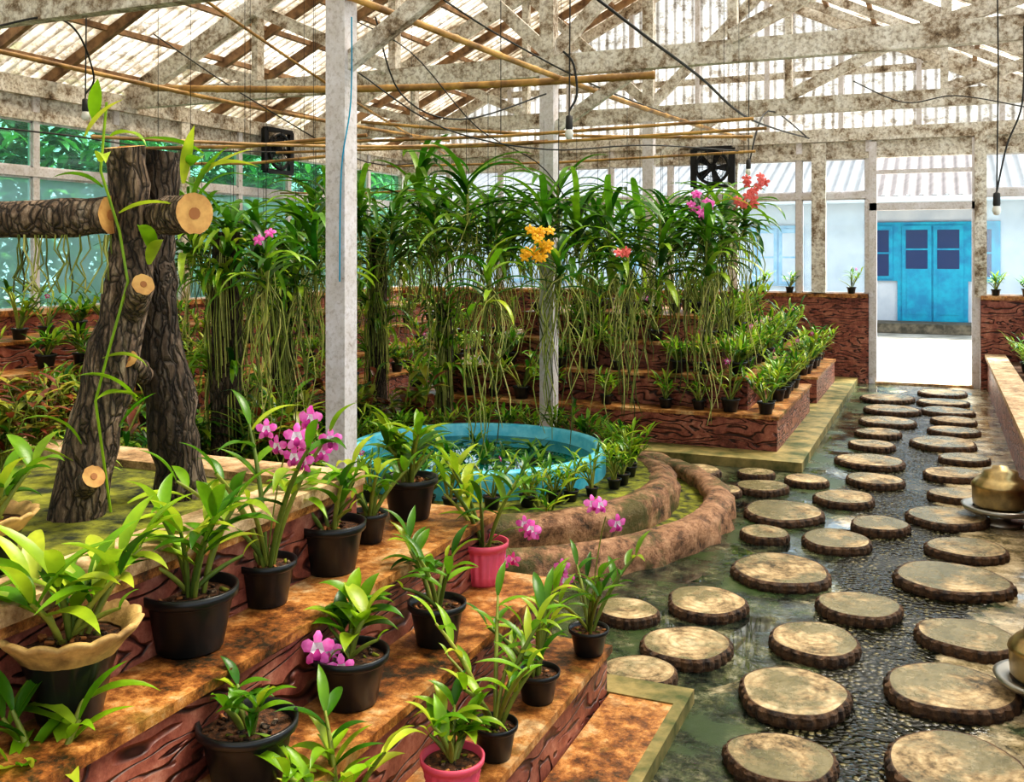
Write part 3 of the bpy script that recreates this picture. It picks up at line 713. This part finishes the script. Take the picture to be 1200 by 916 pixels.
vrow('hanging_vanda_orchids',7.3,-5.2,-1.35,12,1.72,.18,slope=.15)
vrow('hanging_vanda_orchids',8.9,-5.0,-1.7,8,1.65,.16,slope=.2)
vrow('hanging_vanda_orchids',5.3,-5.0,-3.5,6,1.36,.16,2.35)
vrow('hanging_vanda_orchids',6.3,-5.6,-4.4,4,1.40,.16,2.35)
vrow('hanging_vanda_orchids',9.9,-7.1,-5.2,5,1.35,.1,2.35)
for px,d,z,k,L,nf in ((572,5.9,1.28,None,.34,0),(655,6.3,1.36,'yellow',.3,9),(822,7.0,1.66,'pink',.4,7),(872,7.1,1.72,'coral',.4,7),(312,5.6,1.38,'pink',.34,2),(735,6.6,1.35,'coral',.34,3)):
    mb=MB(); r2=random.Random(px); vanda(mb,r2,.26,16,L,.042,22,.95,flw=k,nf=nf); mb.tube([(0,0,.2),(0,0,2.6-z)],.0018,'metal',4)
    mb.obj('hanging_vanda_orchid',True,at(px,d,z))
for px,d,zt,r in ((263,6.6,1.75,.10),(328,7.8,1.7,.09),(441,8.6,1.75,.085),(520,8.0,1.2,.06)):
    mb=MB(); r2=random.Random(px); log(mb,[(0,0,0),(.02,0,zt*.5),(0,.02,zt)],[r*1.1,r,r*.9],'barkd',16,r2,k='barkd')
    for i in range(9):
        a=r2.uniform(-2.6,-.2); zz=r2.uniform(.4,1)*zt
        for q in range(6): mb.leaf((math.cos(a)*r,math.sin(a)*r,zz),a+r2.uniform(-1,1),r2.uniform(.22,.40),.035,r2.uniform(.3,1.2),r2.uniform(1.4,2.6),r2.choice(['leafd','leafl']),7,.25,True)
        for q in range(5):
            l=r2.uniform(.3,.7); an=a+r2.uniform(-.5,.5); mb.tube([(math.cos(an)*r*1.0,math.sin(an)*r*1.0,zz),(math.cos(an)*r*1.25,math.sin(an)*r*1.25,zz-l*.4),(math.cos(an)*r*1.2+.02,math.sin(an)*r*1.2,max(.02,zz-l))],.0035,'root',4)
    mb.obj('log_totem',True,at(px,d,0))

# ---------------------------------------------------------------- poles, cables, lamps, fans
def pole(name,p,q,r,k='bamboo'):
    p=Vector(p);q=Vector(q);n=14;mb=MB();P=[];RR=[]
    for i in range(n+1):
        for dd,f in ((-.004,1),(0,1.2),(.004,1)):
            t=i/n+dd; P.append(p.lerp(q,t)+Vector((0,0,-.05*math.sin(math.pi*min(1,max(0,t)))))); RR.append(r*f)
    mb.tube(P,RR,k,8,k); return mb.obj(name)
pole('bamboo_pole',at(408,5.2,2.97),at(872,11.67,2.97),.022)
pole('bamboo_pole',at(-20,6.5,2.97),at(525,11.67,2.95),.018)
pole('bamboo_pole',dz(180,103,8.2),dz(765,88,7.2),.028)
pole('bamboo_pole',dz(425,143,8.6),dz(880,160,8.4),.014)
pole('bamboo_pole',dz(110,160,5.4),dz(640,165,8.0),.010)
pole('bamboo_pole',dz(240,0,7),dz(520,180,12.0),.012)
def cable(name,pts,r=.006,k='cord'):
    mb=MB(); P=[Vector(p) for p in pts]; Q=[]
    for i in range(len(P)-1):
        a=P[max(0,i-1)];b_=P[i];c=P[i+1];d=P[min(len(P)-1,i+2)]
        for j in range(6):
            t=j/6; Q.append(.5*((2*b_)+(-a+c)*t+(2*a-5*b_+4*c-d)*t*t+(-a+3*b_-3*c+d)*t**3))
    Q.append(P[-1]); mb.tube(Q,r,k,6); return mb.obj(name)
cable('power_cable',[dz(695,-5,6),dz(760,45,6.3),dz(820,90,7),dz(880,140,8.5),dz(948,162,12.2)],.010)
cable('power_cable',[dz(395,15,7),dz(480,60,7.2),dz(560,150,7.4),dz(640,200,7.6),dz(700,300,7.6)],.005)
cable('power_cable',[dz(1200,30,6.5),dz(1198,120,6.6),dz(1180,170,6.7),dz(1168,225,6.7)],.006)
cable('power_cable',[dz(945,160,12.2),dz(900,130,10),dz(878,190,9.5)],.008)
cable('power_cable',[dz(412,20,5.2),dz(411,120,5.2),dz(400,200,5.2),dz(398,330,5.2)],.004,'bluedoor')
cable('power_cable',[dz(0,30,6),dz(60,20,6.2),dz(92,40,6.6),dz(110,90,7),dz(100,110,7.0)],.007)
cable('power_cable',[dz(420,85,7.0),dz(520,150,7.2),dz(640,175,7.4),dz(760,170,7.8),dz(880,178,9)],.006)
cable('power_cable',[dz(180,40,8),dz(300,120,8.4),dz(430,190,9),dz(520,185,9.5)],.006)
cable('power_cable',[dz(660,60,6.4),dz(672,75,6.4),dz(676,110,6.4),dz(667,130,6.4)],.008)
cable('power_cable',[dz(440,20,6.5),dz(470,110,6.8),dz(540,140,7.0),dz(640,110,7.4)],.006)
cable('power_cable',[dz(520,0,7),dz(600,50,7.5),dz(720,110,8.5),dz(860,160,11.5)],.007)
cable('power_cable',[dz(0,150,6.6),dz(90,160,7.5),dz(200,175,9.0),dz(330,178,11)],.007)
cable('power_cable',[dz(1000,95,8),dz(1060,120,8),dz(1120,112,7.8),dz(1200,125,7.4)],.005)
def pendant(p,L):
    mb=MB(); mb.tube([(0,0,0),(.01,0,L*.5),(0,0,L)],.005,'cord',6)
    mb.lathe([(.006,.03),(.022,.02),(.024,-.05),(.02,-.07)],'cord',12); mb.lathe([(.018,-.06),(.026,-.08),(.028,-.10),(.018,-.125),(.0,-.13)],'bulb',14)
    mb.obj('pendant_bulb',True,p)
p=dz(667,140,6.4); pendant(p,rz(p.x)-p.z)
p=dz(100,120,7.0); pendant(p,rz(p.x)-p.z)
p=dz(1168,230,6.7); pendant(p,rz(p.x)-p.z)
p=dz(877,190,9.5); pendant(p,rz(p.x)-p.z)
def fan(loc,rzv):
    mb=MB(); s=.25
    for (x0,z0,x1,z1) in ((-s,-s,s,-s),(s,-s,s,s),(s,s,-s,s),(-s,s,-s,-s)): mb.beam((x0,0,z0),(x1,0,z1),.08,.05,'metal')
    mb.tube([(.21*math.cos(i*math.pi/16),-.03,.21*math.sin(i*math.pi/16)) for i in range(33)],.022,'metal',6)
    for r in (.06,.12,.17):
        mb.tube([(r*math.cos(i*math.pi/12),-.06,r*math.sin(i*math.pi/12)) for i in range(25)],.004,'metal',4)
    for i in range(8): a=i*math.pi/4; mb.beam((0,-.06,0),(.24*math.cos(a),-.05,.24*math.sin(a)),.006,.006,'metal')
    for i in range(5):
        a=i*2*math.pi/5; c,sn=math.cos(a),math.sin(a)
        mb.add([(.03*c+.02*sn,-.01,.03*sn-.02*c),(.2*c+.06*sn,-.02,.2*sn-.06*c),(.2*c-.05*sn,.03,.2*sn+.05*c),(.03*c-.02*sn,.02,.03*sn+.02*c)],[(0,1,2,3)],'metal')
    mb.tube([(0,-.03,0),(0,.08,0)],.055,'metal',14,'metal')
    o=mb.obj('exhaust_fan',False,loc); o.rotation_euler=(0,0,rzv)
fan((-2.72,YF-.14,2.74),0); fan((XL+.14,9.8,2.85),-math.pi/2+math.pi)
def pathlamp(p,s=1):
    mb=MB(); 
    mb.lathe([(0,.0),(.12,0),(.13,.02),(.06,.03),(.05,.07),(.20,.085),(.215,.11),(.19,.115),(.15,.10)],'steel',32)
    mb.lathe([(.13,.10),(.15,.12),(.155,.22),(.16,.225),(.155,.24),(.13,.27),(.10,.29),(.095,.32),(.05,.33),(.04,.35),(0,.352)],'brass',32)
    mb.obj('brass_path_lantern',True,p,sc=s)
pathlamp(survey(1172,614,0)); pathlamp(survey(1230,826,0),.85)

# ---------------------------------------------------------------- outside
b=MB(); YO=24
b.box((-16,YO,-.1),(8,YO+4,2.95),'cream'); b.box((-16,YO-1.2,-.1),(8,YO-.14,.10),'rubble')
b.obj('outside_building',False)
b=MB(); vs=[];fs=[];n=400
for i in range(n+1):
    x=-17+26*i/n; dzv=.04*math.sin(i*1.6)
    vs+=[(x,YO-1.4,2.85+dzv),(x,YO+4,4.7+dzv)]
for i in range(n): fs.append((2*i,2*i+2,2*i+3,2*i+1))
b.add(vs,fs,'tin'); b.box((-17,YO-1.42,2.72),(9,YO-1.36,2.84),'cream'); b.obj('outside_building_roof')
b=MB()
def odoor(x0,x1,z0,z1,leaf=2,k='bluedoor',kp='bluepane',fr=.08):
    b.box((x0-fr,YO-.08,z0-.05),(x1+fr,YO-.01,z1+fr),k)
    for i in range(leaf):
        a=x0+(x1-x0)*i/leaf;c=x0+(x1-x0)*(i+1)/leaf
        b.box((a+.02,YO-.12,z0),(c-.02,YO-.08,z1),k)
        zm=z0+(z1-z0)*(.52 if z1-z0>1.5 else .0)
        for q in range(2):
            za=zm+.06+(z1-zm-.12)*q/2; b.box((a+.10,YO-.13,za),(c-.10,YO-.115,za+(z1-zm)/2-.1),kp)
        if z1-z0>1.5: b.box((a+.12,YO-.135,z0+.15),(c-.12,YO-.12,zm-.06),k)
odoor(-.78,.52,.10,2.25)
odoor(-1.42,-.94,1.05,2.25,1); odoor(.68,1.16,1.05,2.25,1)
b.obj('outside_blue_door',False)
for x in (-4.5,-7.5,-10.5,4):
    b=MB(); odoor(x,x+1.5,.9,2.2,3,'paleblue','cream'); b.obj('outside_shutter_window',False)
def hedgemesh(seed):
    rn=random.Random(seed); mb=MB()
    mb.tube([(0,0,0),(.1,0,1.5),(0,.1,2.6)],[.12,.1,.05],'bark',8)
    for i in range(1500):
        v=Vector((rn.gauss(0,1),rn.gauss(0,1),rn.gauss(0,1))).normalized()*rn.uniform(.5,1)
        mb.leaf((v.x*1.3,v.y*1.1,2.0+v.z*1.9),rn.uniform(0,6.28),rn.uniform(.22,.4),.11,rn.uniform(-.5,1),1,'hedge',3,.1)
    return mb.mesh('tree')
HM=[hedgemesh(1),hedgemesh(2)]
e=empty('garden_trees'); rn=random.Random(4)
for i in range(17):
    place(HM[i%2],'tree',(-11.2+rn.uniform(-.6,.6),-1+i*1.35,-.1),e,rn.uniform(0,6),rn.uniform(.9,1.2))

# ---------------------------------------------------------------- light & camera
w=bpy.data.worlds.new('World'); bpy.context.scene.world=w; w.use_nodes=True
bg=w.node_tree.nodes['Background']; bg.inputs[0].default_value=(.86,.94,1,1); bg.inputs[1].default_value=2.0
sl=bpy.data.lights.new('sun','SUN'); sl.energy=20; sl.angle=math.radians(28); sl.color=(1,.96,.88)
so=bpy.data.objects.new('sun',sl); bpy.context.scene.collection.objects.link(so); so.rotation_euler=(math.radians(-24),math.radians(18),0)
cd=bpy.data.cameras.new('camera'); co=bpy.data.objects.new('camera',cd); bpy.context.scene.collection.objects.link(co)
co.location=(0,0,HC); co.rotation_euler=(math.pi/2,0,TH); cd.sensor_width=36; cd.lens=FPX/1200*36; cd.shift_y=-160/1200; cd.clip_start=.02
bpy.context.scene.camera=co
vs_=bpy.context.scene.view_settings
vs_.view_transform='Standard'
try: vs_.look='Medium High Contrast'
except Exception as ex: print('look',ex)
